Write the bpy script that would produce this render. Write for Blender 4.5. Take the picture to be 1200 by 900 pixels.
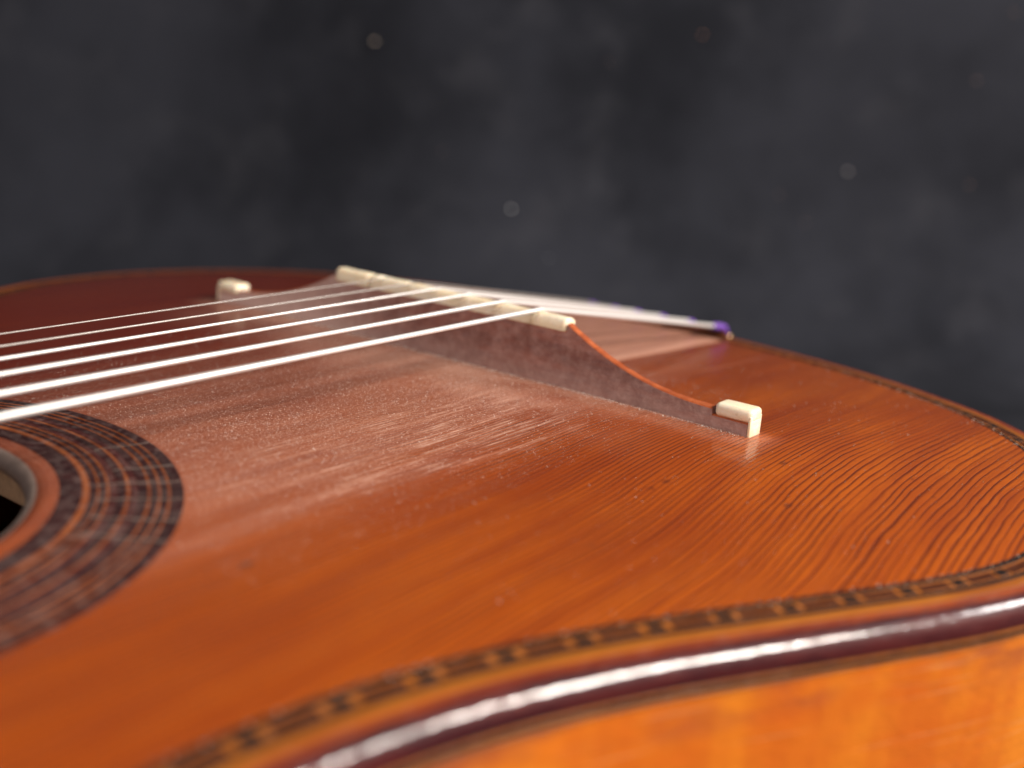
import bpy, bmesh, math, random
import numpy as np
from mathutils import Matrix, Vector
random.seed(7); rng = np.random.default_rng(7)
SC = bpy.context.scene
for o in list(bpy.data.objects): bpy.data.objects.remove(o)
R = math.radians
MM = 0.001

# ------------------------------------------------------------------ camera
CAM = Vector((-214.69, -178.68, 66.70))
YAW, PITCH, ROLL, FPX = R(36.1567), R(-14.764), R(4.294), 1317.6
f_ = Vector((math.cos(PITCH)*math.cos(YAW), math.cos(PITCH)*math.sin(YAW), math.sin(PITCH)))
r_ = Vector((math.sin(YAW), -math.cos(YAW), 0)); u_ = r_.cross(f_)
r2 = r_*math.cos(ROLL)+u_*math.sin(ROLL); u2 = -r_*math.sin(ROLL)+u_*math.cos(ROLL)
cd = bpy.data.cameras.new('camera'); cam = bpy.data.objects.new('camera', cd)
SC.collection.objects.link(cam)
m = Matrix((r2, u2, -f_)).transposed().to_4x4(); m.translation = CAM*MM
cam.matrix_world = m
cd.sensor_width = 36; cd.lens = FPX/1200*36; cd.clip_start = 0.005; cd.clip_end = 30
cd.dof.use_dof = True; cd.dof.focus_distance = 0.228; cd.dof.aperture_fstop = 8.2
cd.dof.aperture_blades = 0
SC.camera = cam

# ------------------------------------------------------------------ world and lamps
W = bpy.data.worlds.new('World'); SC.world = W; W.use_nodes = True
W.node_tree.nodes['Background'].inputs[0].default_value = (0.80, 0.88, 1.0, 1)
W.node_tree.nodes['Background'].inputs[1].default_value = 0.04

def lamp(name, loc, target, size, power, col, sizey=None):
    l = bpy.data.lights.new(name, 'AREA'); l.energy = power; l.color = col; l.size = size*MM
    if sizey: l.shape = 'RECTANGLE'; l.size_y = sizey*MM
    o = bpy.data.objects.new(name, l); SC.collection.objects.link(o)
    o.location = Vector(loc)*MM
    o.rotation_euler = (Vector(target)-Vector(loc)).to_track_quat('-Z', 'Y').to_euler()
    return o
lamp('key_lamp', (60, -960, 680), (-20, -40, 0), 380, 23, (1.0, 0.93, 0.84), 150)
lamp('rim_lamp', (760, -880, 700), (0, 0, 0), 300, 11, (1.0, 0.95, 0.92))
lamp('fill_lamp', (-1100, -250, 620), (0, 0, 0), 400, 6.2, (1.0, 0.93, 0.90))
SC.view_settings.view_transform = 'Standard'; SC.view_settings.look = 'None'
SC.view_settings.exposure = 0.0; SC.view_settings.gamma = 1.0

# ------------------------------------------------------------------ node helpers
class G:
    def __init__(s, name):
        s.m = bpy.data.materials.new(name); s.m.use_nodes = True; s.t = s.m.node_tree
        s.n = s.t.nodes; s.b = s.n['Principled BSDF']; s._o = None
    def put(s, i, v):
        if isinstance(v, bpy.types.NodeSocket): s.t.links.new(v, i)
        elif isinstance(v, tuple) and len(v) == 3 and i.type == 'RGBA': i.default_value = (*v, 1)
        else: i.default_value = v
    def set(s, **k):
        for a, v in k.items(): s.put(s.b.inputs[a.replace('_', ' ')], v)
    def obj(s):
        if s._o is None:
            tc = s.n.new('ShaderNodeTexCoord'); mp = s.n.new('ShaderNodeMapping')
            mp.inputs['Scale'].default_value = (1000, 1000, 1000)
            s.t.links.new(tc.outputs['Object'], mp.inputs[0]); s._o = mp.outputs[0]
        return s._o
    def xyz(s):
        x = s.n.new('ShaderNodeSeparateXYZ'); s.t.links.new(s.obj(), x.inputs[0]); return x.outputs
    def M(s, op, a, b=0.0, c=0.0, clamp=False):
        x = s.n.new('ShaderNodeMath'); x.operation = op; x.use_clamp = clamp
        s.put(x.inputs[0], a); s.put(x.inputs[1], b)
        if op in ('MULTIPLY_ADD', 'SMOOTH_MIN'): s.put(x.inputs[2], c)
        return x.outputs[0]
    def vec(s, x, y, z=0.0):
        c = s.n.new('ShaderNodeCombineXYZ'); s.put(c.inputs[0], x); s.put(c.inputs[1], y); s.put(c.inputs[2], z); return c.outputs[0]
    def noise(s, v, scale=1.0, detail=3, rough=0.5):
        x = s.n.new('ShaderNodeTexNoise'); s.put(x.inputs['Vector'], v); x.inputs['Scale'].default_value = scale
        x.inputs['Detail'].default_value = detail; x.inputs['Roughness'].default_value = rough; return x.outputs['Fac']
    def map(s, v, sx, sy, sz, rz=0.0):
        x = s.n.new('ShaderNodeMapping'); s.put(x.inputs[0], v); x.inputs['Scale'].default_value = (sx, sy, sz)
        x.inputs['Rotation'].default_value = (0, 0, rz); return x.outputs[0]
    def ss(s, v, a, b):          # smoothstep a->b
        x = s.n.new('ShaderNodeMapRange'); x.interpolation_type = 'SMOOTHSTEP'
        s.put(x.inputs[0], v)
        if a < b: x.inputs[1].default_value, x.inputs[2].default_value = a, b
        else:
            x.inputs[1].default_value, x.inputs[2].default_value = b, a
            x.inputs[3].default_value, x.inputs[4].default_value = 1, 0
        return x.outputs[0]
    def mix(s, f, a, b):
        x = s.n.new('ShaderNodeMix'); x.data_type = 'RGBA'; s.put(x.inputs[0], f); s.put(x.inputs[6], a); s.put(x.inputs[7], b); return x.outputs[2]
    def bump(s, h, dist, strength=1.0, normal=None):
        x = s.n.new('ShaderNodeBump'); s.put(x.inputs['Height'], h); x.inputs['Distance'].default_value = dist
        x.inputs['Strength'].default_value = strength
        if normal is not None: s.t.links.new(normal, x.inputs['Normal'])
        return x.outputs[0]

def top_wood():
    g = G('varnished_spruce'); o = g.obj(); x, y, z = g.xyz()[0:3]
    warp = g.M('MULTIPLY', g.M('SUBTRACT', g.noise(g.map(o, .010, .013, 0), 1, 1), .5), 9.0)
    w2 = g.M('MULTIPLY', g.M('SUBTRACT', g.noise(g.map(o, .055, .12, 0), 1, 2), .5), 1.3)
    nr = g.ss(y, -58, -112)
    sw = g.M('SUBTRACT', g.M('MULTIPLY', g.ss(g.M('MULTIPLY_ADD', y, .18, x), -95, 0), 6.5), g.M('MULTIPLY', g.ss(g.M('MULTIPLY_ADD', y, .18, x), -14, 44), 2.5))
    warp = g.M('SUBTRACT', warp, g.M('MULTIPLY', sw, nr))
    # the wavy stretch of grain near the edge of the lower bout
    yy = g.M('ADD', g.M('ADD', y, warp), w2)
    wv = g.vec(x, yy)
    ay = g.M('ABSOLUTE', yy)
    ph = g.M('DIVIDE', yy, g.M('MULTIPLY_ADD', ay, .0019, .86))
    ph = g.M('ADD', ph, g.M('MULTIPLY', g.noise(g.map(wv, .004, .35, 0), 1, 1), 1.0))
    fr = g.M('FRACT', ph)
    line = g.M('ADD', g.M('MULTIPLY', g.M('MULTIPLY', g.ss(fr, .56, .88), g.ss(fr, 1.0, .94)), .9), g.M('MULTIPLY', fr, .12))
    strong = g.ss(g.noise(g.map(wv, .02, .22, 0), 1, 2), .28, .62)
    line = g.M('MULTIPLY', line, g.M('MULTIPLY_ADD', strong, .50, .50))
    big = g.noise(g.map(o, .012, .03, 0), 1, 4, .6)
    fine = g.noise(g.map(wv, .16, 2.2, 0), 1, 5, .65)
    c = g.mix(g.ss(big, .3, .7), (0.29, 0.050, 0.004), (0.43, 0.092, 0.005))
    c = g.mix(g.M('MULTIPLY', g.ss(fine, .35, .75), .45), c, (0.27, 0.042, 0.006))
    c = g.mix(g.M('MULTIPLY', line, .92), c, (0.075, 0.010, 0.004))
    band = g.ss(g.noise(g.map(wv, .008, .16, 0), 1, 4, .6), .46, .66)
    c = g.mix(g.M('MULTIPLY', band, .38), c, (0.17, 0.022, 0.005))
    # base colour grows darker and redder towards the far side
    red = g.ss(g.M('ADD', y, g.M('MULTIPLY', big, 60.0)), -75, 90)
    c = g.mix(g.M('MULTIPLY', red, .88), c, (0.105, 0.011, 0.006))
    # small dents and dark resin spots
    vor = g.n.new('ShaderNodeTexVoronoi'); g.put(vor.inputs['Vector'], g.map(o, .07, .12, 0)); vor.inputs['Scale'].default_value = 1
    spot = g.M('MULTIPLY', g.ss(vor.outputs['Distance'], .13, .05), g.ss(g.noise(g.map(o, .09, .09, 0), 1, 3), .50, .60))
    c = g.mix(g.M('MULTIPLY', spot, .6), c, (0.07, 0.015, 0.008))
    # dust film, thick under the strings and around the bridge, wiped in streaks along the grain
    st = g.noise(g.map(o, .014, .16, 0, R(4)), 1, 5, .62)
    st2 = g.noise(g.map(o, .05, .9, 0, R(3)), 1, 4, .6)
    blot = g.noise(g.map(o, .03, .035, 0), 1, 3, .6)
    ye = g.M('ADD', y, g.M('MULTIPLY', g.M('SUBTRACT', st, .5), 58.0))
    ye = g.M('ADD', ye, g.M('MULTIPLY', x, -.02))
    front = g.M('MULTIPLY', g.ss(ye, -56, -42), g.ss(y, 62, -12))
    front = g.M('MULTIPLY', front, g.ss(x, 2, -2))
    front = g.M('MULTIPLY', front, g.ss(x, -150, -95))
    front = g.M('MULTIPLY', front, g.M('MULTIPLY_ADD', blot, .9, .35))
    back = g.M('MULTIPLY', g.M('MULTIPLY', g.ss(y, -32, -30), g.ss(y, 33, 30)), g.ss(x, 2, 6))
    edge = g.M('MULTIPLY', g.M('MULTIPLY', g.ss(y, -32, -30.6), g.ss(y, -25, -29)), g.ss(x, 2, 6))
    back = g.M('ADD', g.M('MULTIPLY', back, .85), g.M('MULTIPLY', edge, .4))
    ax = g.M('ABSOLUTE', g.M('ADD', x, 4.0))
    foot = g.M('MULTIPLY', g.ss(g.M('ADD', ax, g.M('MULTIPLY', st2, 6.0)), 13, 5), g.M('MULTIPLY', g.ss(y, -94, -88), g.ss(y, 94, 88)))
    scr = g.M('MULTIPLY', g.M('MULTIPLY', g.ss(g.M('ABSOLUTE', g.M('ADD', y, 50.0)), 1.1, .5), g.ss(x, 38, 48)), g.ss(x, 92, 80))
    dust = g.M('MAXIMUM', g.M('MAXIMUM', front, back), g.M('MAXIMUM', g.M('MULTIPLY', foot, .8), g.M('MULTIPLY', scr, .35)))
    dust = g.M('MULTIPLY', dust, g.M('MULTIPLY_ADD', g.ss(st2, .3, .7), .55, .5), clamp=True)
    gr = g.M('MULTIPLY_ADD', g.noise(g.map(o, .9, 2.6, 0), 1, 3, .75), .6, g.M('MULTIPLY', g.noise(g.map(o, 3.4, 3.4, 0), 1, 1, .7), .4))
    near_b = g.M('MULTIPLY', g.M('MULTIPLY', g.ss(x, -40, -6), g.ss(x, 3, 2)), g.M('MULTIPLY', g.ss(g.M('ADD', y, g.M('MULTIPLY', x, -.8)), -62, -35), g.ss(y, 92, 60)))
    stk = g.M('MULTIPLY', g.M('MULTIPLY', g.ss(ye, -60, -52), g.ss(ye, -18, -38)), g.M('MULTIPLY', g.ss(x, -110, -80), g.ss(x, -10, -30)))
    stk = g.M('MULTIPLY', stk, g.M('MULTIPLY', g.ss(g.noise(g.map(o, .035, 1.3, 0, R(1.5)), 1, 5, .7), .47, .64), g.ss(g.noise(g.map(o, .05, .09, 0), 1, 4, .7), .38, .62)))
    dustc = g.M('MULTIPLY', dust, g.M('MULTIPLY_ADD', g.ss(gr, .42, .70), .62, .09), clamp=True)
    dustc = g.M('ADD', dustc, g.M('MULTIPLY', stk, .75), clamp=True)
    dustc = g.M('ADD', dustc, g.M('MULTIPLY', back, .22), clamp=True)
    dustc = g.M('ADD', dustc, g.M('MULTIPLY', g.M('MULTIPLY', near_b, g.ss(blot, .25, .6)), .26), clamp=True)
    c = g.mix(dustc, c, (0.70, 0.42, 0.31))
    ro = g.M('ADD', .44, g.M('MULTIPLY', dust, .35))
    h = g.M('ADD', g.M('MULTIPLY', line, -.55), g.M('MULTIPLY', fine, .30))
    pim = g.noise(g.map(o, .45, .45, 0), 1, 4, .65)
    h = g.M('ADD', h, g.M('MULTIPLY', pim, 1.1))
    nb = g.bump(h, .00014, .9)
    g.set(Base_Color=c, Roughness=ro, Normal=nb, Specular_IOR_Level=.12, Coat_Weight=g.M('SUBTRACT', .70, g.M('MULTIPLY', dust, .5)), Coat_Roughness=.09, Coat_Normal=g.bump(h, .00006, .8))
    return g.m

def rose(name, c1, c2, dust=0.3, coat=.5, rough=.4, scl=(.02, .25, .4), coatr=.15, spec=.5):
    g = G(name); o = g.obj()
    n = g.noise(g.map(o, *scl), 1, 6, .65); n2 = g.noise(g.map(o, scl[0]*6, scl[1]*6, scl[2]*6), 1, 4, .6)
    c = g.mix(g.ss(n, .35, .68), c1, c2)
    c = g.mix(g.M('MULTIPLY', g.ss(n2, .45, .75), .35), c, tuple(v*.35 for v in c1))
    d = g.M('MULTIPLY', g.ss(g.noise(o, .5, 6, .75), .42, .72), dust)
    c = g.mix(d, c, (0.60, 0.45, 0.40))
    g.set(Base_Color=c, Roughness=g.M('ADD', rough, g.M('MULTIPLY', d, .5)), Coat_Weight=coat, Coat_Roughness=coatr, Specular_IOR_Level=spec,
          Normal=g.bump(g.M('ADD', n2, g.noise(o, 1.2, 3)), .00012, .7))
    return g.m

def bridge_face():
    g = G('dusty_rosewood_lit_far'); o = g.obj(); x, y, z = g.xyz()[0:3]
    n = g.noise(g.map(o, .1, .035, .22), 1, 6, .62); n2 = g.noise(g.map(o, .5, .30, 1.6), 1, 4, .6)
    c = g.mix(g.ss(n, .35, .68), (0.15, 0.044, 0.032), (0.29, 0.10, 0.07))
    c = g.mix(g.M('MULTIPLY', g.ss(n2, .45, .75), .5), c, (0.09, 0.035, 0.05))
    d = g.M('MULTIPLY_ADD', g.ss(g.noise(o, .35, 6, .75), .35, .75), .34, .06)
    low = g.M('MULTIPLY', g.ss(g.M('ADD', z, g.M('MULTIPLY', n, 6.0)), 99, 91), .28)
    d = g.M('ADD', d, low, clamp=True)
    d = g.M('ADD', d, g.M('MULTIPLY', g.ss(y, 5, 55), .62), clamp=True)  # paler towards the far wing: fill light brightness put into the colour
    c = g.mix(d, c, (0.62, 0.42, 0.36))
    g.set(Base_Color=c, Roughness=.62, Coat_Weight=.12, Coat_Roughness=.3,
          Normal=g.bump(g.M('ADD', n2, g.noise(o, 1.4, 3)), .00016, .8))
    return g.m

def bone(name='aged_bone', tint=(0.86, 0.70, 0.47)):
    g = G(name); o = g.obj()
    n = g.noise(g.map(o, .2, .12, .5), 1, 4)
    c = g.mix(g.ss(n, .35, .7), tint, (0.90, 0.80, 0.63))
    c = g.mix(g.M('MULTIPLY', g.ss(g.noise(o, .9, 5, .7), .55, .72), .35), c, (0.50, 0.33, 0.18))
    g.set(Base_Color=c, Roughness=.32, Subsurface_Weight=.25, Subsurface_Radius=(1.0, .6, .35), Subsurface_Scale=.0012,
          Normal=g.bump(g.noise(o, .8, 4), .00008, .6))
    return g.m

def edge_wood():   # lighter inlay strips and side
    g = G('amber_maple'); o = g.obj()
    n = g.noise(g.map(o, .05, .05, .3), 1, 5, .6)
    c = g.mix(g.ss(n, .3, .7), (0.27, 0.070, 0.007), (0.36, 0.11, 0.010))
    g.set(Base_Color=c, Roughness=.35, Coat_Weight=.7, Coat_Roughness=.12, Normal=g.bump(g.noise(o, .7, 4), .0001, .6))
    return g.m

def side_wood():
    g = G('flamed_maple_side'); o = g.obj(); x, y, z = g.xyz()[0:3]
    fl = g.noise(g.map(o, .075, .02, .012), 1, 3, .6)
    n = g.noise(g.map(o, .02, .02, .22), 1, 5, .65)
    c = g.mix(g.ss(fl, .35, .68), (0.54, 0.115, 0.007), (0.66, 0.19, 0.010))
    c = g.mix(g.M('MULTIPLY', g.ss(n, .5, .8), .45), c, (0.50, 0.075, 0.006))
    scr = g.M('MULTIPLY', g.ss(g.noise(g.map(o, .03, .03, .9, R(8)), 1, 4), .60, .70), .28)
    c = g.mix(scr, c, (0.66, 0.34, 0.15))
    pk = g.M('MULTIPLY', g.ss(g.noise(g.map(o, .03, .03, .12), 1, 4, .65), .48, .66), g.ss(z, 66, 82))
    c = g.mix(g.M('MULTIPLY', pk, .85), c, (0.22, 0.045, 0.025))
    ck = g.M('MULTIPLY', g.ss(g.noise(g.map(o, .16, .05, .02), 1, 3, .6), .60, .72), .55)
    c = g.mix(g.M('MULTIPLY', ck, .45), c, (0.38, 0.05, 0.006))
    c = g.mix(g.M('MULTIPLY', g.ss(g.noise(g.map(o, .6, .6, 2.5), 1, 4, .7), .5, .8), .3), c, (0.33, 0.06, 0.01))
    g.set(Base_Color=c, Roughness=.38, Coat_Weight=.9, Coat_Roughness=.14,
          Normal=g.bump(g.M('ADD', g.noise(o, .25, 4), g.M('MULTIPLY', g.noise(o, 1.2, 3), .3)), .0004, .6))
    return g.m

def plain(name, col, rough=.4, metal=0.0, coat=0.0, vary=.25, bump=.00006):
    g = G(name); o = g.obj(); n = g.noise(o, .6, 5, .65)
    c = g.mix(g.ss(n, .3, .7), col, tuple(v*(1-vary) for v in col))
    g.set(Base_Color=c, Roughness=rough, Metallic=metal, Coat_Weight=coat, Coat_Roughness=.12, Normal=g.bump(n, bump, .6))
    return g.m

def cloth_mat():
    g = G('black_cloth'); o = g.obj()
    n = g.noise(o, .006, 5, .6); n2 = g.noise(o, .022, 4, .6)
    c = g.mix(g.ss(n, .3, .7), (0.010, 0.0105, 0.014), (0.027, 0.028, 0.036))
    c = g.mix(g.M('MULTIPLY', g.ss(n2, .5, .75), .4), c, (0.042, 0.042, 0.050))
    g.set(Base_Color=c, Roughness=.95, Specular_IOR_Level=.1, Normal=g.bump(g.noise(o, .6, 3), .0006, .8))
    return g.m

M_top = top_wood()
M_side = side_wood(); M_edge = edge_wood()
M_amber = rose('dark_amber_inlay', (0.24, 0.068, 0.009), (0.34, 0.10, 0.012), .08, .1, .5, spec=.2)
M_orange = rose('orange_red_edge_strip', (0.19, 0.026, 0.006), (0.28, 0.05, 0.009), .08, .5)
def binding_mat():
    g = G('dark_red_binding'); o = g.obj()
    n = g.noise(g.map(o, .06, .06, .5), 1, 5, .65); n2 = g.noise(o, .35, 5, .65); n3 = g.noise(o, .11, 3, .6)
    c = g.mix(g.ss(n, .35, .68), (0.034, 0.004, 0.006), (0.075, 0.009, 0.008))
    c = g.mix(g.M('MULTIPLY', g.ss(n2, .60, .72), .4), c, (0.22, 0.05, 0.02))
    c = g.mix(g.M('MULTIPLY', g.ss(g.noise(o, .8, 5, .7), .62, .74), .25), c, (0.40, 0.25, 0.22))
    g.set(Base_Color=c, Roughness=.5, Specular_IOR_Level=.2, Coat_Weight=1.0, Coat_Roughness=g.M('MULTIPLY_ADD', n3, .16, .01),
          Normal=g.bump(n2, .0005, .6), Coat_Normal=g.bump(g.M('MULTIPLY_ADD', n2, .5, g.M('MULTIPLY', n3, 1.5)), .00035, .6))
    return g.m
M_bind = binding_mat()
M_black = rose('black_line_wood', (0.009, 0.005, 0.005), (0.016, 0.008, 0.006), .03, .0, .6, spec=.12)
M_brown = rose('brown_block_wood', (0.045, 0.012, 0.005), (0.08, 0.020, 0.007), .03, .0, .6, spec=.06)
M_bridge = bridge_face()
M_rosecap = rose('polished_rosewood_edge', (0.34, 0.07, 0.02), (0.50, 0.12, 0.035), .05, .6, .35)
M_bone = bone()
M_ros_dark = rose('rosette_dark', (0.020, 0.007, 0.008), (0.035, 0.010, 0.010), .13, .03, .6, (.2, .2, .2), .3, .12)
M_ros_plum = rose('rosette_plum', (0.045, 0.010, 0.010), (0.06, 0.014, 0.012), .13, .03, .6, (.2, .2, .2), .3, .15)
M_ros_tan = rose('rosette_tan', (0.17, 0.038, 0.010), (0.27, 0.072, 0.018), .15, .05, .5, (.2, .2, .2), .3, .2)
M_lip = plain('worn_grey_lip', (0.17, 0.12, 0.10), .6)
M_inside = plain('bare_spruce_inside', (0.34, 0.20, 0.11), .8)
M_ebony = plain('ebony', (0.03, 0.022, 0.02), .4, coat=.2)
M_metal = plain('brass', (0.25, 0.16, 0.08), .3, 1.0)
M_wound = plain('silvered_wound_string', (0.88, 0.85, 0.82), .36, .5, vary=.06, bump=.00001)
M_nylon = plain('clear_gut_string', (0.42, 0.38, 0.35), .25, .2, vary=.05, bump=.00001)
M_silk = plain('purple_silk', (0.16, 0.06, 0.38), .6, vary=.2)
M_dust = plain('dust_grain', (0.86, 0.74, 0.66), .7)
M_cloth = cloth_mat()

# ------------------------------------------------------------------ object helpers
BASE_Z = -88.0
def link(name, me, mat, parent=None, smooth=True, local=True):
    me.materials.clear()
    me.materials.append(mat)
    o = bpy.data.objects.new(name, me); SC.collection.objects.link(o)
    if parent is not None: o.parent = parent
    if smooth: me.polygons.foreach_set('use_smooth', [True]*len(me.polygons))
    return o
def mesh(name, V, F, dz=-BASE_Z):
    me = bpy.data.meshes.new(name)
    V = [((v[0])*MM, (v[1])*MM, (v[2]+dz)*MM) for v in V]
    me.from_pydata(V, [], [tuple(map(int, f)) for f in F]); me.update(); return me
def grid_faces(n, m, closed_n=False, flip=False):
    F = []
    for i in range(n if closed_n else n-1):
        for j in range(m-1):
            a, b = i*m+j, ((i+1) % n)*m+j
            q = (a, b, b+1, a+1); F.append(q[::-1] if flip else q)
    return F
def sharp(o, ang=40):
    me = o.data; bm = bmesh.new(); bm.from_mesh(me)
    for e in bm.edges:
        if len(e.link_faces) == 2 and e.calc_face_angle(0) > R(ang): e.smooth = False
    bm.normal_update(); bm.to_mesh(me); bm.free()
def box_me(name, x0, x1, y0, y1, z0, z1, bev=.3, seg=2, dz=-BASE_Z, jitter=None):
    bm = bmesh.new(); bmesh.ops.create_cube(bm, size=1)
    for v in bm.verts:
        v.co = Vector(((x0+x1)/2+v.co.x*(x1-x0), (y0+y1)/2+v.co.y*(y1-y0), (z0+z1)/2+v.co.z*(z1-z0)))
    if jitter: 
        for v in bm.verts: jitter(v)
    if bev: bmesh.ops.bevel(bm, geom=bm.edges[:], offset=bev, segments=seg, affect='EDGES', profile=.5)
    bmesh.ops.recalc_face_normals(bm, faces=bm.faces)
    for v in bm.verts: v.co = Vector((v.co.x*MM, v.co.y*MM, (v.co.z+dz)*MM))
    me = bpy.data.meshes.new(name); bm.to_mesh(me); bm.free(); return me

# ------------------------------------------------------------------ body outline
half = [(107, 0), (105.5, 28), (99, 66), (89, 94), (72, 122), (48, 141), (16, 152), (-16, 152.5), (-38, 146), (-66, 131), (-92, 116.5),
        (-113, 107), (-134, 101), (-154, 99), (-176, 101.5), (-214, 110), (-250, 112), (-284, 100), (-308, 72), (-319, 36), (-321, 0)]
near = [(x, -y) for x, y in half]; far = [(x, y) for x, y in half[1:-1]][::-1]
ctrl = np.array(near+far, float)
def catmull(P, k=24):
    n = len(P); out = []
    for i in range(n):
        p0, p1, p2, p3 = P[i-1], P[i], P[(i+1) % n], P[(i+2) % n]
        for t in np.arange(k)/k:
            out.append(.5*((2*p1)+(-p0+p2)*t+(2*p0-5*p1+4*p2-p3)*t*t+(-p0+3*p1-3*p2+p3)*t**3))
    return np.array(out)
C = catmull(ctrl)
def resample(C, N):
    D = np.vstack([C, C[:1]]); s = np.r_[0, np.cumsum(np.hypot(*np.diff(D, axis=0).T))]
    t = np.linspace(0, s[-1], N, endpoint=False)
    return np.stack([np.interp(t, s, D[:, 0]), np.interp(t, s, D[:, 1])], 1), s[-1]
C, PER = resample(C, 720)
for _ in range(12): C = .25*np.roll(C, 1, 0)+.5*C+.25*np.roll(C, -1, 0)
ofs = 3.0*np.clip((70-C[:, 0])/60, 0, 1)
T = np.roll(C, -1, 0)-np.roll(C, 1, 0); T /= np.hypot(*T.T)[:, None]
N0 = np.stack([-T[:, 1], T[:, 0]], 1)
if np.mean(np.sum(N0*(C-C.mean(0)), 1)) < 0: N0 = -N0
C = C+N0*ofs[:, None]
C, PER = resample(C, 720)
T = np.roll(C, -1, 0)-np.roll(C, 1, 0); T /= np.hypot(*T.T)[:, None]
NRM = np.stack([-T[:, 1], T[:, 0]], 1)            # starts at the tail and runs along -y side
if (NRM[180]@C[180]) < 0 and C[180][1] < 0: pass
ctr = C.mean(0)
if np.mean(np.sum(NRM*(C-ctr), 1)) < 0: NRM = -NRM
def edge_dist(X, Y):
    X = np.asarray(X, float); Y = np.asarray(Y, float); out = np.empty(X.size); xf, yf = X.ravel(), Y.ravel()
    for k in range(0, X.size, 4000):
        d = (xf[k:k+4000, None]-C[None, :, 0])**2+(yf[k:k+4000, None]-C[None, :, 1])**2
        out[k:k+4000] = np.sqrt(d.min(1))
    return out.reshape(X.shape)
ARCH, REC = 4.2, 100.0
def zf(X, Y, d=None):
    X = np.asarray(X, float); Y = np.asarray(Y, float)
    if d is None: d = edge_dist(X, Y)
    s = np.clip(1-d/REC, 0, 1)
    z = -ARCH*(.75*s*s*(3-2*s)+.25*np.clip(1-d/32, 0, 1)**2)
    # age: the top has sunk a little before the bridge and rippled near the lower bout
    z += .5*np.exp(-((X-22)**2/900+(Y+96)**2/500))
    z += .35*np.sin(X/13.+Y/31.)*np.exp(-((X-20)**2/3000+(Y+95)**2/1200))
    z += -.5*np.exp(-((X+55)**2/1500+(Y+10)**2/2500))
    return z
def zat(x, y): return float(zf(np.array([x]), np.array([y]))[0])

# ------------------------------------------------------------------ guitar
guitar = bpy.data.objects.new('guitar', None); SC.collection.objects.link(guitar)
guitar.location = (0, 0, BASE_Z*MM)
guitar['label'] = 'old amber varnished acoustic guitar lying on black cloth with dusty floating bridge and six strings'
guitar['category'] = 'guitar'

HC = np.array([-158., 0.]); HR = 40.0
IN = 10.6
inner = C-NRM*IN
ang = np.arctan2(inner[:, 1]-HC[1], inner[:, 0]-HC[0])
def ringpt(r): return np.stack([HC[0]+r*np.cos(ang), HC[1]+r*np.sin(ang)], 1)
Mr = 96; ts = np.linspace(0, 1, Mr)
hp = ringpt(HR)
P = hp[:, None, :]*(1-ts)[None, :, None]+inner[:, None, :]*ts[None, :, None]
Z = zf(P[..., 0], P[..., 1])
V = []; n = len(C)
# profile: under sheet edge, hole wall, rounded lip, top
pre = [(HR+14, -2.6), (HR+.0, -2.6), (HR-.15, -1.6), (HR-.15, -.45), (HR-.05, -.12)]
rows = len(pre)+Mr
for i in range(n):
    for r, dz in pre: V.append((HC[0]+r*math.cos(ang[i]), HC[1]+r*math.sin(ang[i]), dz+Z[i, 0]))
    for j in range(Mr): V.append((P[i, j, 0], P[i, j, 1], Z[i, j]))
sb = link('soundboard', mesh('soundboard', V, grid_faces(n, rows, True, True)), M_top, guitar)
bm = bmesh.new(); bm.from_mesh(sb.data); bmesh.ops.recalc_face_normals(bm, faces=bm.faces)
if sum(f.normal.z for f in bm.faces if f.calc_center_median().z > .0875) < 0: bmesh.ops.reverse_faces(bm, faces=bm.faces)
bm.to_mesh(sb.data); bm.free()

def band(name, prof, mat, parent, closed=False, step=1):
    """strip swept round the outline; prof = list of (inset from outline, height above the arched top at that inset)"""
    idx = range(0, n, step); V = []
    zz = {}
    for d, h in prof:
        q = C-NRM*max(d, 0)
        if max(d, 0) not in zz: zz[max(d, 0)] = zf(q[:, 0], q[:, 1], np.full(n, max(d, 0.)))
    for i in idx:
        for d, h in prof:
            q = C[i]-NRM[i]*d
            V.append((q[0], q[1], zz[max(d, 0)][i]+h))
    m_ = len(prof); F = grid_faces(len(list(idx)), m_, True)
    if closed:
        k = len(list(idx))
        for i in range(k): F.append((i*m_+m_-1, ((i+1) % k)*m_+m_-1, ((i+1) % k)*m_, i*m_))
    me = mesh(name, V, F)
    bm = bmesh.new(); bm.from_mesh(me); bmesh.ops.recalc_face_normals(bm, faces=bm.faces)
    bm.to_mesh(me); bm.free()
    o = link(name, me, mat, parent)
    if name != 'binding': sharp(o, 25)
    return o
def strip(name, d0, d1, mat, parent, h=.06, depth=1.2):
    b = min(.12, (d1-d0)*.25)
    return band(name, [(d0, -depth), (d0, h-.06), (d0+b, h), (d1-b, h), (d1, h-.06), (d1, -depth)], mat, parent)

purf = strip('purfling', 6.7, 10.65, M_amber, guitar, .03)
strip('purfling_line', 9.5, 10.7, M_black, purf, .08)
strip('purfling_line', 5.95, 7.0, M_black, purf, .08)
strip('edge_strip', 4.1, 5.93, M_edge, guitar, .06)
strip('edge_strip', 2.2, 4.08, M_orange, guitar, .09)
rollp = [(2.3, -1.0), (2.25, .10)]
RB = 2.35
for k in range(11):
    a = math.pi/2*(1-k/10); rollp.append((2.2-RB*math.cos(a)*1.12, .12-3.1+3.1*math.sin(a)))
rollp += [(-.42, -3.7), (-.30, -4.0), (.3, -4.05)]
binding = band('binding', rollp, M_bind, guitar)
strip2 = lambda nm, z0, z1, mat, out: band(nm, [(.4, z1), (-out+.04, z1), (-out, z1-.05), (-out, z0+.05), (-out+.04, z0), (.4, z0)], mat, guitar)
strip2('side_strip', -4.5, -4.03, M_amber, .28)
strip2('side_line', -5.35, -4.52, M_black, .24)
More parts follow.
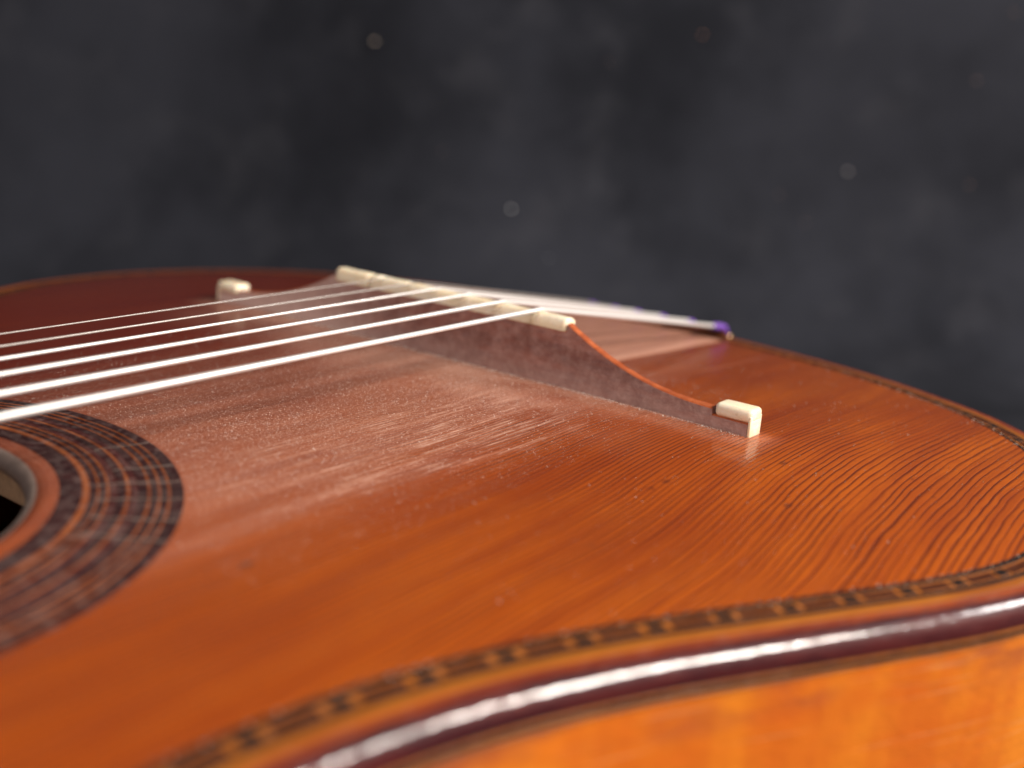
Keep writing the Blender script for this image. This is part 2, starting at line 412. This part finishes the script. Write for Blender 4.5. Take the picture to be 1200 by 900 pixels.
strip2('side_strip', -5.9, -5.37, M_amber, .26)
# side (rib) with slight waviness
V = []; zs = [-5.2, -6.2, -14, -18, -22, -32, -44, -56, -68, -78, -84, BASE_Z+.4]
for i in range(n):
    for z in zs:
        w = (.25*math.sin(i*.11)+.15*math.sin(i*.31+z*.05))*min(1, max(0, (-9-z)/30.))
        q = C[i]+NRM[i]*(w*.6+.12)
        V.append((q[0], q[1], z+(zf(C[i:i+1, 0], C[i:i+1, 1], np.zeros(1))[0]+.0 if z > -9 else 0)))
V = [(a, b, (c if c > -80 else c)) for a, b, c in V]
side = link('side', mesh('side', V, grid_faces(n, len(zs), True)), M_side, guitar)
# bottom binding and back
band('back_binding', [(.5, BASE_Z+8), (-.6, BASE_Z+7.6), (-.9, BASE_Z+6), (-.5, BASE_Z+4.6), (1.5, BASE_Z+4.1)], M_bind, guitar, step=2)
q = C-NRM*.3
link('back', mesh('back', [(a, b, BASE_Z+.4) for a, b in q]+[(a, b, BASE_Z+3.4) for a, b in q],
     [tuple(range(n))[::-1], tuple(range(n, 2*n))]+[(i, (i+1) % n, (i+1) % n+n, i+n) for i in range(n)]), M_inside, guitar, smooth=False)
# braces glued under the top, seen through the soundhole
for x0 in (-112, -206):
    link('brace', box_me('brace', x0, x0+7, -96, 96, -14, -2.7-.6, .8), M_inside, guitar)

# inlay blocks: long brown and short black in turn
sarr = np.linspace(0, PER, n, endpoint=False)
dm = 8.2; wd = 1.85
Qc = C-NRM*dm; zc = zf(Qc[:, 0], Qc[:, 1], np.full(n, dm))
def block_mesh(nm, L): return box_me(nm, -L/2, L/2, -wd/2, wd/2, -.6, .14, .10, 1, dz=0)
bl_long = block_mesh('inlay_block', 6.4); bl_short = block_mesh('inlay_block_short', 2.8)
bl_long.materials.append(M_brown); bl_short.materials.append(M_black)
PERIOD = PER/round(PER/11.2)
slope = math.atan2(zf([0], [0], np.array([4.75]))[0]-zf([0], [0], np.array([6.45]))[0], -1.7)
s_ = 0; k = 0
tx = np.gradient(zc)
while s_ < PER-.01:
    for off, me, Lb in ((PERIOD*.29, bl_long, 5.6), (PERIOD*.79, bl_short, 2.4)):
        f = ((s_+off) % PER)/PER*n; i = int(f) % n; j = (i+1) % n; t = f-int(f)
        p = Qc[i]*(1-t)+Qc[j]*t; tg = T[i]; nr = NRM[i]
        za = zf([0], [0], np.array([dm-wd/2]))[0]; zb = zf([0], [0], np.array([dm+wd/2]))[0]
        X = Vector((tg[0], tg[1], 0)); Yv = Vector((nr[0]*wd, nr[1]*wd, float(za-zb))).normalized(); Zv = X.cross(Yv)
        if Zv.z < 0: X = -X; Zv = X.cross(Yv)
        mt = Matrix((X, Yv, Zv)).transposed().to_4x4()
        mt.translation = Vector((p[0], p[1], float(zc[i]*(1-t)+zc[j]*t)+.0-BASE_Z))*MM
        o = bpy.data.objects.new('inlay_block', me); SC.collection.objects.link(o)
        o.parent = purf; o.matrix_local = mt; k += 1
    s_ += PERIOD

# worn grey lip of the soundhole
V = []
for i in range(360):
    t = 2*math.pi*i/360
    for r, dz in ((HR+.05, .02), (HR-.35, -.02), (HR-.9, -.35), (HR-1.5, -1.0), (HR-1.7, -1.8), (HR-1.7, -2.9), (HR+1, -2.9)):
        V.append((HC[0]+r*math.cos(t), HC[1]+r*math.sin(t), dz))
Vn = np.array(V); Vn[:, 2] += zf(Vn[:, 0], Vn[:, 1])
link('soundhole_lip', mesh('soundhole_lip', Vn, grid_faces(360, 7, True, True)), M_lip, sb)
# rosette rings
rr = [(43.4, 46.8, M_ros_dark), (46.8, 47.9, M_ros_tan), (47.9, 49.0, M_ros_dark), (49.0, 49.35, M_ros_tan), (49.35, 50.4, M_ros_dark), (50.4, 50.85, M_ros_tan),
      (50.85, 52.1, M_ros_plum), (52.1, 53.4, M_ros_dark), (53.4, 54.0, M_ros_tan), (54.0, 55.2, M_ros_plum), (55.2, 56.7, M_ros_dark), (56.7, 57.1, M_ros_tan), (57.1, 58.3, M_ros_dark), (58.3, 58.7, M_ros_tan),
      (58.7, 59.8, M_ros_dark), (59.8, 60.2, M_ros_tan), (60.2, 62.3, M_ros_dark)]
NA = 360
for k, (a, b, mt) in enumerate(rr):
    V = []; hh = .10+.05*(k % 2); bv = min(.12, (b-a)*.25)
    for i in range(NA):
        t = 2*math.pi*i/NA; seam = -.05 if i % 37 == (5+k*0) % 37 else 0
        for r, dz in ((a+.03, -.5), (a+.03, hh-.05), (a+bv, hh), ((a+b)/2, hh+.01), (b-bv, hh), (b-.03, hh-.05), (b-.03, -.5)):
            px, py = HC[0]+r*math.cos(t), HC[1]+r*math.sin(t); V.append((px, py, dz+seam))
    Vn = np.array(V); Vn[:, 2] += zf(Vn[:, 0], Vn[:, 1])
    sharp(link('rosette_ring', mesh('rosette_ring', Vn, grid_faces(NA, 7, True, True)), mt, sb), 20)
# fine cracks across the rosette filled with pale dust
for t in (-38, -31, -24, -46, -53, -12):
    a = R(t); me = bpy.data.meshes.new('seam'); V = []
    for r in np.linspace(52 if t > -30 else 49, 62, 14):
        jx = random.uniform(-.25, .25)
        for w in (-.22, .22):
            px = HC[0]+r*math.cos(a)-(w+jx)*math.sin(a); py = HC[1]+r*math.sin(a)+(w+jx)*math.cos(a)
            V.append((px, py, zat(px, py)+.19))
    link('rosette_seam', mesh('rosette_seam', V, grid_faces(14, 2)), M_lip, sb)

# ------------------------------------------------------------------ bridge
bridge_T = 6.0
def top_profile(y):
    a = abs(y)
    if a <= 37.9: return 13.1
    if a <= 77:
        t = (a-37.9)/39.1; return 4.3+(15.0-4.3)*(1-t)**2.1
    return 2.9
ys = np.concatenate([np.linspace(-85.55, -77.05, 6), np.linspace(-77, -38.05, 40), np.linspace(-37.9, 37.9, 30), np.linspace(38.05, 77, 40), np.linspace(77.05, 85.55, 6)])
V = []
for y in ys:
    zb = zat(-2.5, y); zt = top_profile(y)+ (zb if abs(y) > 60 else zb*(max(0, abs(y)-40)/20.)) ; hx = 3.0; fr_ = 3.0-.06*zt; bk = (2.0 if abs(y) < 38 else -fr_+1.9+.6*min(1, max(0, (abs(y)-66)/11.))+.25*math.sin(y*.7)**2)
    V += [(-hx, y, zb-.4), (-hx, y, zb+.6), (-fr_, y, zt-.3), (-fr_+.25, y, zt), (bk-.2, y, zt), (bk, y, zt-.3), (hx, y, zb+.6), (hx, y, zb-.4)]
F = grid_faces(len(ys), 8)
for i in range(len(ys)-1): F.append((i*8+7, (i+1)*8+7, (i+1)*8, i*8))
F += [tuple(range(8)), tuple(range(len(V)-8, len(V)))[::-1]]
me = mesh('bridge', V, F)
bm = bmesh.new(); bm.from_mesh(me); bmesh.ops.recalc_face_normals(bm, faces=bm.faces); bm.to_mesh(me); bm.free()
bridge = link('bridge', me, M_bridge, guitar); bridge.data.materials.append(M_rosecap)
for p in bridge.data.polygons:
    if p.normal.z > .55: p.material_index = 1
sharp(bridge, 25)
SY = [21.8, 12.4, 3.3, -6.6, -17.3, -28.6]
def saddle(y0, y1, nm):
    N = max(12, int((y1-y0)*2.2)); V = []
    for y in np.linspace(y0, y1, N):
        notch = max([0]+[1-abs(y-s)/.6 for s in SY]); zt = 16.0+.5*(y+38)/76-.55*notch**.5+.03*math.sin(y*.9)
        e = min(1, (y-y0)/.5, (y1-y)/.5); e = max(e, 0); zt -= .35*(1-e); w = 1.75-.2*(1-e)
        V += [(-w-.42, y, 12.95), (-w-.35, y, zt-.7), (-w+.25, y, zt-.12), (-w+.8, y, zt), (w-.9, y, zt-.1), (w, y, zt-.6), (w+.1, y, 12.95)]
    m_ = 7; F = grid_faces(N, m_); F += [tuple(range(7)), tuple(range((N-1)*7, N*7))[::-1]]
    for i in range(N-1): F.append((i*7+6, (i+1)*7+6, (i+1)*7, i*7))
    me = mesh(nm, V, F); bm = bmesh.new(); bm.from_mesh(me); bmesh.ops.recalc_face_normals(bm, faces=bm.faces); bm.to_mesh(me); bm.free()
    o = link(nm, me, M_bone, bridge); sharp(o, 50); return o
s1 = saddle(-37.5, 25.7, 'saddle'); s2 = saddle(25.95, 38, 'saddle')
for sg in (-1, 1):
    zb = zat(-2, 86*sg)
    y0, y1 = (-86.4, -77.6) if sg < 0 else (77.6, 86.4)
    o = link('bone_cap', box_me('bone_cap', -3.1, 2.2, y0, y1, 2.9+zb, 5.9+zb, 1.05, 5), M_bone, bridge); sharp(o, 60)
    y0, y1 = (-86.3, -85.6) if sg < 0 else (85.6, 86.3)
    o = link('bone_end', box_me('bone_end', -3.05, 2.1, y0, y1, zb-.2, 4.4+zb, .2, 2), M_bone, bridge)

# ------------------------------------------------------------------ strings and tail
TX = 101.0
DIA = [.30, .42, .66, .84, 1.04, 1.24]
def tube(path, rad, seg=10):
    path = [Vector(p) for p in path]; V = []
    for i, p in enumerate(path):
        a = path[max(i-1, 0)]; b = path[min(i+1, len(path)-1)]; d = (b-a).normalized()
        s = d.cross(Vector((0, 0, 1))).normalized(); u = s.cross(d); r = rad[i] if hasattr(rad, '__len__') else rad
        for k in range(seg):
            t = 2*math.pi*k/seg; V.append(p+(s*math.cos(t)+u*math.sin(t))*r)
    F = []
    for i in range(len(path)-1):
        for k in range(seg): F.append((i*seg+k, i*seg+(k+1) % seg, (i+1)*seg+(k+1) % seg, (i+1)*seg+k))
    F += [tuple(range(seg))[::-1], tuple(range((len(path)-1)*seg, len(path)*seg))]
    return V, F
for i, (y, dd) in enumerate(zip(SY, DIA)):
    r = dd/2; zs_ = 16.0+.5*(y+38)/76-.25+r-(.45, .3, .15, 0, 0, 0)[i]
    kx = .21/620
    wound = i >= 2
    def pt(x):
        if x <= 0: return (x, y*(1+kx*x), zs_-x*-.0105*(-1)*(-1) if False else zs_+x*.0105)
        t = x/TX; return (x, y*(1-.05*t), zs_*(1-t)+(-1.2+r)*t)
    V = []; F = []
    if wound:
        xs = []; rs = []
        pitch = .36+.04*(i-2)
        xa = np.arange(-420, TX-6.3 if i == 5 else TX-2.3, pitch/2.0)
        xs = [pt(x) for x in xa]; rs = [r if q % 2 else r*.90 for q in range(len(xa))]
        V, F = tube(xs, rs, 10)
    else:
        xa = np.concatenate([np.linspace(-420, -2, 60), np.linspace(-1.5, 1.5, 7), np.linspace(2, TX-2.3, 20)])
        V, F = tube([pt(x) for x in xa], r, 12)
    st = link('string', mesh('string', V, F), M_wound if wound else M_nylon, guitar)
    st['label'] = ['thinnest plain string, farthest from the camera', 'second thinnest plain string', 'third string from the far side, silvery wound',
                   'fourth string from the far side, silvery wound', 'second thickest silvery wound string', 'thickest silvery wound string, nearest the camera'][i]
    k_ = .45 if i == 5 else .12
    V, F = tube([pt(TX-6.5 if i == 5 else TX-2.5), pt(TX-2), pt(TX-1), (TX+1.2, y*.95, -1.6+r), (TX+3.6, y*.95, -3.4)], [r+k_*.8, r+k_, r+k_, r+k_, r+k_*.8], 12)
    link('silk_winding', mesh('silk_winding', V, F), M_silk, st)
    # ball end on its hitch pin just over the rim
    bm = bmesh.new(); bmesh.ops.create_uvsphere(bm, u_segments=14, v_segments=8, radius=1.7*MM)
    for v in bm.verts: v.co += Vector(((TX+4.6)*MM, y*.95*MM, (-4.6-BASE_Z)*MM))
    me = bpy.data.meshes.new('ball_end'); bm.to_mesh(me); bm.free(); link('ball_end', me, M_metal, st)
link('tail_rest', box_me('tail_rest', TX-1.4, TX+1.2, -29, 29, -5.0, -2.2, .6, 3), M_brown, guitar)
# fingerboard and neck carry the strings away behind the camera
link('fingerboard', box_me('fingerboard', -560, -226, -26, 26, .4, 6.0, .6, 2), M_ebony, guitar)
link('neck', box_me('neck', -560, -318, -25, 25, -22, .3, 8, 4), M_brown, guitar)

# ------------------------------------------------------------------ dust grains on the top
def fleck(V, F, x, y, z, s):
    b = len(V); a = random.uniform(0, 6.28); e = random.uniform(.6, 1.5)
    for k in range(4):
        t = a+k*math.pi/2; V.append((x+math.cos(t)*s*e, y+math.sin(t)*s, z+random.uniform(0, .3)*s))
    V.append((x, y, z+s*.9))
    for k in range(4): F.append((b+k, b+(k+1) % 4, b+4))
V, F = [], []
N = 52000
X = rng.uniform(-120, 30, N); Y = rng.normal(-16, 30, N)
keep = (Y < 60) & (Y > -70-.25*X*(X < 0)*0) & ~((np.abs(X) < 4) & (np.abs(Y) < 90)) & (np.hypot(X-HC[0], Y) > 63)
X, Y = X[keep], Y[keep]; Zd = zf(X, Y)
for x, y, z in zip(X, Y, Zd): fleck(V, F, x, y, z+.02, min(.11, .030*math.exp(random.gauss(0, .5))))
X = rng.uniform(-100, 85, 2600); Y = rng.uniform(-136, -30, 2600); d = edge_dist(X, Y)
k = (d > 12) & (np.hypot(X-HC[0], Y) > 63) & ~((np.abs(X) < 4) & (np.abs(Y) < 90)); X, Y = X[k], Y[k]; Zd = zf(X, Y)
for x, y, z in zip(X, Y, Zd): fleck(V, F, x, y, z+.02, min(.13, .034*math.exp(random.gauss(0, .5))))
# grains on the bridge face foot
for _ in range(1500):
    y = random.uniform(-84, 60); fleck(V, F, -3.15-abs(random.gauss(0, .8)), y, zat(-3.5, y)+.05, random.uniform(.03, .12))
# grains caught along the purfling line
for _ in range(500):
    i = random.randrange(40, 330); dd_ = 10.4+random.gauss(0, .25); q = C[i]-NRM[i]*dd_
    fleck(V, F, q[0], q[1], zat(q[0], q[1])+.1, random.uniform(.04, .14))
du = link('dust', mesh('dust', V, F, dz=0), M_dust, None, smooth=False)
du['kind'] = 'stuff'; du['label'] = 'pale dust grains scattered over the soundboard under the strings'; du['category'] = 'dust'

# ------------------------------------------------------------------ black cloth, lying flat and rising behind
U = Vector((math.cos(YAW), math.sin(YAW), 0)); Vv = Vector((-math.sin(YAW), math.cos(YAW), 0))
org = Vector((CAM.x, CAM.y, 0))
def sweep(s):
    L0, Rr = 640, 130
    if s < L0: return s, -90.6
    a = (s-L0)/Rr
    if a < math.pi/2*.96: return L0+Rr*math.sin(a), -90.6+Rr*(1-math.cos(a))
    a0 = math.pi/2*.96; e = s-L0-a0*Rr
    return L0+Rr*math.sin(a0)+e*math.cos(a0), -90.6+Rr*(1-math.cos(a0))+e*math.sin(a0)
V = []; nu, nv = 150, 170
ph = [(random.uniform(.004, .022), random.uniform(-.012, .012), random.uniform(0, 6.28), random.uniform(.5, 1)) for _ in range(9)]
for i in range(nu):
    s = -700+i*2300/(nu-1)
    for j in range(nv):
        v = -1100+j*2200/(nv-1); a, z = sweep(s)
        am = min(1, max(0, (s-420)/250.)); w = sum(h*math.sin(fx*v+fy*s+p) for fx, fy, p, h in ph)*3.2*am
        pp = org+U*(a-w*(1 if s > 640 else 0))+Vv*v; V.append((pp.x, pp.y, z+(w+8*am if s <= 640 else w*.3+8)*(1 if am else 0)*.35))
cl = link('backdrop_cloth', mesh('backdrop_cloth', V, grid_faces(nu, nv), dz=0), M_cloth)
cl['kind'] = 'structure'; cl['label'] = 'plain black cloth under and behind the guitar'

# lint specks on the cloth, placed on its surface
deps = bpy.context.evaluated_depsgraph_get(); bpy.context.view_layer.update()
def ray(px, py):
    d = (f_+r2*((px-600)/FPX)-u2*((py-450)/FPX)).normalized()
    ok, loc, nn, *_ = cl.ray_cast(CAM*MM, d)
    return (loc, nn) if ok else (None, None)
specks = [(439, 49, 1.5, 'tan lint speck on the black cloth, highest one left of centre', (0.62, 0.45, 0.36)),
          (599, 245, 1.5, 'pale grey lint speck on the black cloth, brightest one above the strings', (0.62, 0.62, 0.66)),
          (643, 303, .9, 'faint grey lint speck on the black cloth just above the saddle end', (0.26, 0.27, 0.30)),
          (823, 41, 1.3, 'reddish lint speck near the top of the black cloth, right of centre', (0.36, 0.18, 0.12)),
          (714, 73, .9, 'dull brown lint speck near the top middle of the black cloth', (0.16, 0.11, 0.10)),
          (993, 201, 1.4, 'bright grey lint speck on the right part of the black cloth', (0.50, 0.46, 0.45)),
          (1144, 95, 1.2, 'brown lint speck in the upper right of the black cloth', (0.28, 0.18, 0.15)),
          (1136, 217, 1.1, 'brown lint speck low at the far right of the black cloth', (0.26, 0.16, 0.13)),
          (943, 261, 1.0, 'dim brown lint speck below the bright grey one on the right', (0.20, 0.14, 0.12)),
          (913, 228, 1.1, 'dim reddish lint speck left of the bright grey one on the right', (0.16, 0.11, 0.10)),
          (518, 178, 1.0, 'dim reddish lint speck on the black cloth between centre and left', (0.16, 0.11, 0.11)),
          (1188, 15, 1.1, 'brown lint speck in the top right corner of the black cloth', (0.22, 0.13, 0.09))]
for px, py, s, lab, col in specks:
    loc, nn = ray(px, py)
    if loc is None: continue
    bm = bmesh.new(); bmesh.ops.create_icosphere(bm, subdivisions=2, radius=s*.85*MM)
    for v in bm.verts:
        v.co *= random.uniform(.75, 1.15); v.co.z *= .7
    me = bpy.data.meshes.new('lint_speck'); bm.to_mesh(me); bm.free()
    o = link('lint_speck', me, plain('lint', tuple(min(.9, v*1.6) for v in col), .9), None)
    o.location = loc-f_*s*MM*.4; o['label'] = lab; o['category'] = 'lint'; o['group'] = 'lint specks on the black cloth'

SC.render.engine = 'CYCLES'
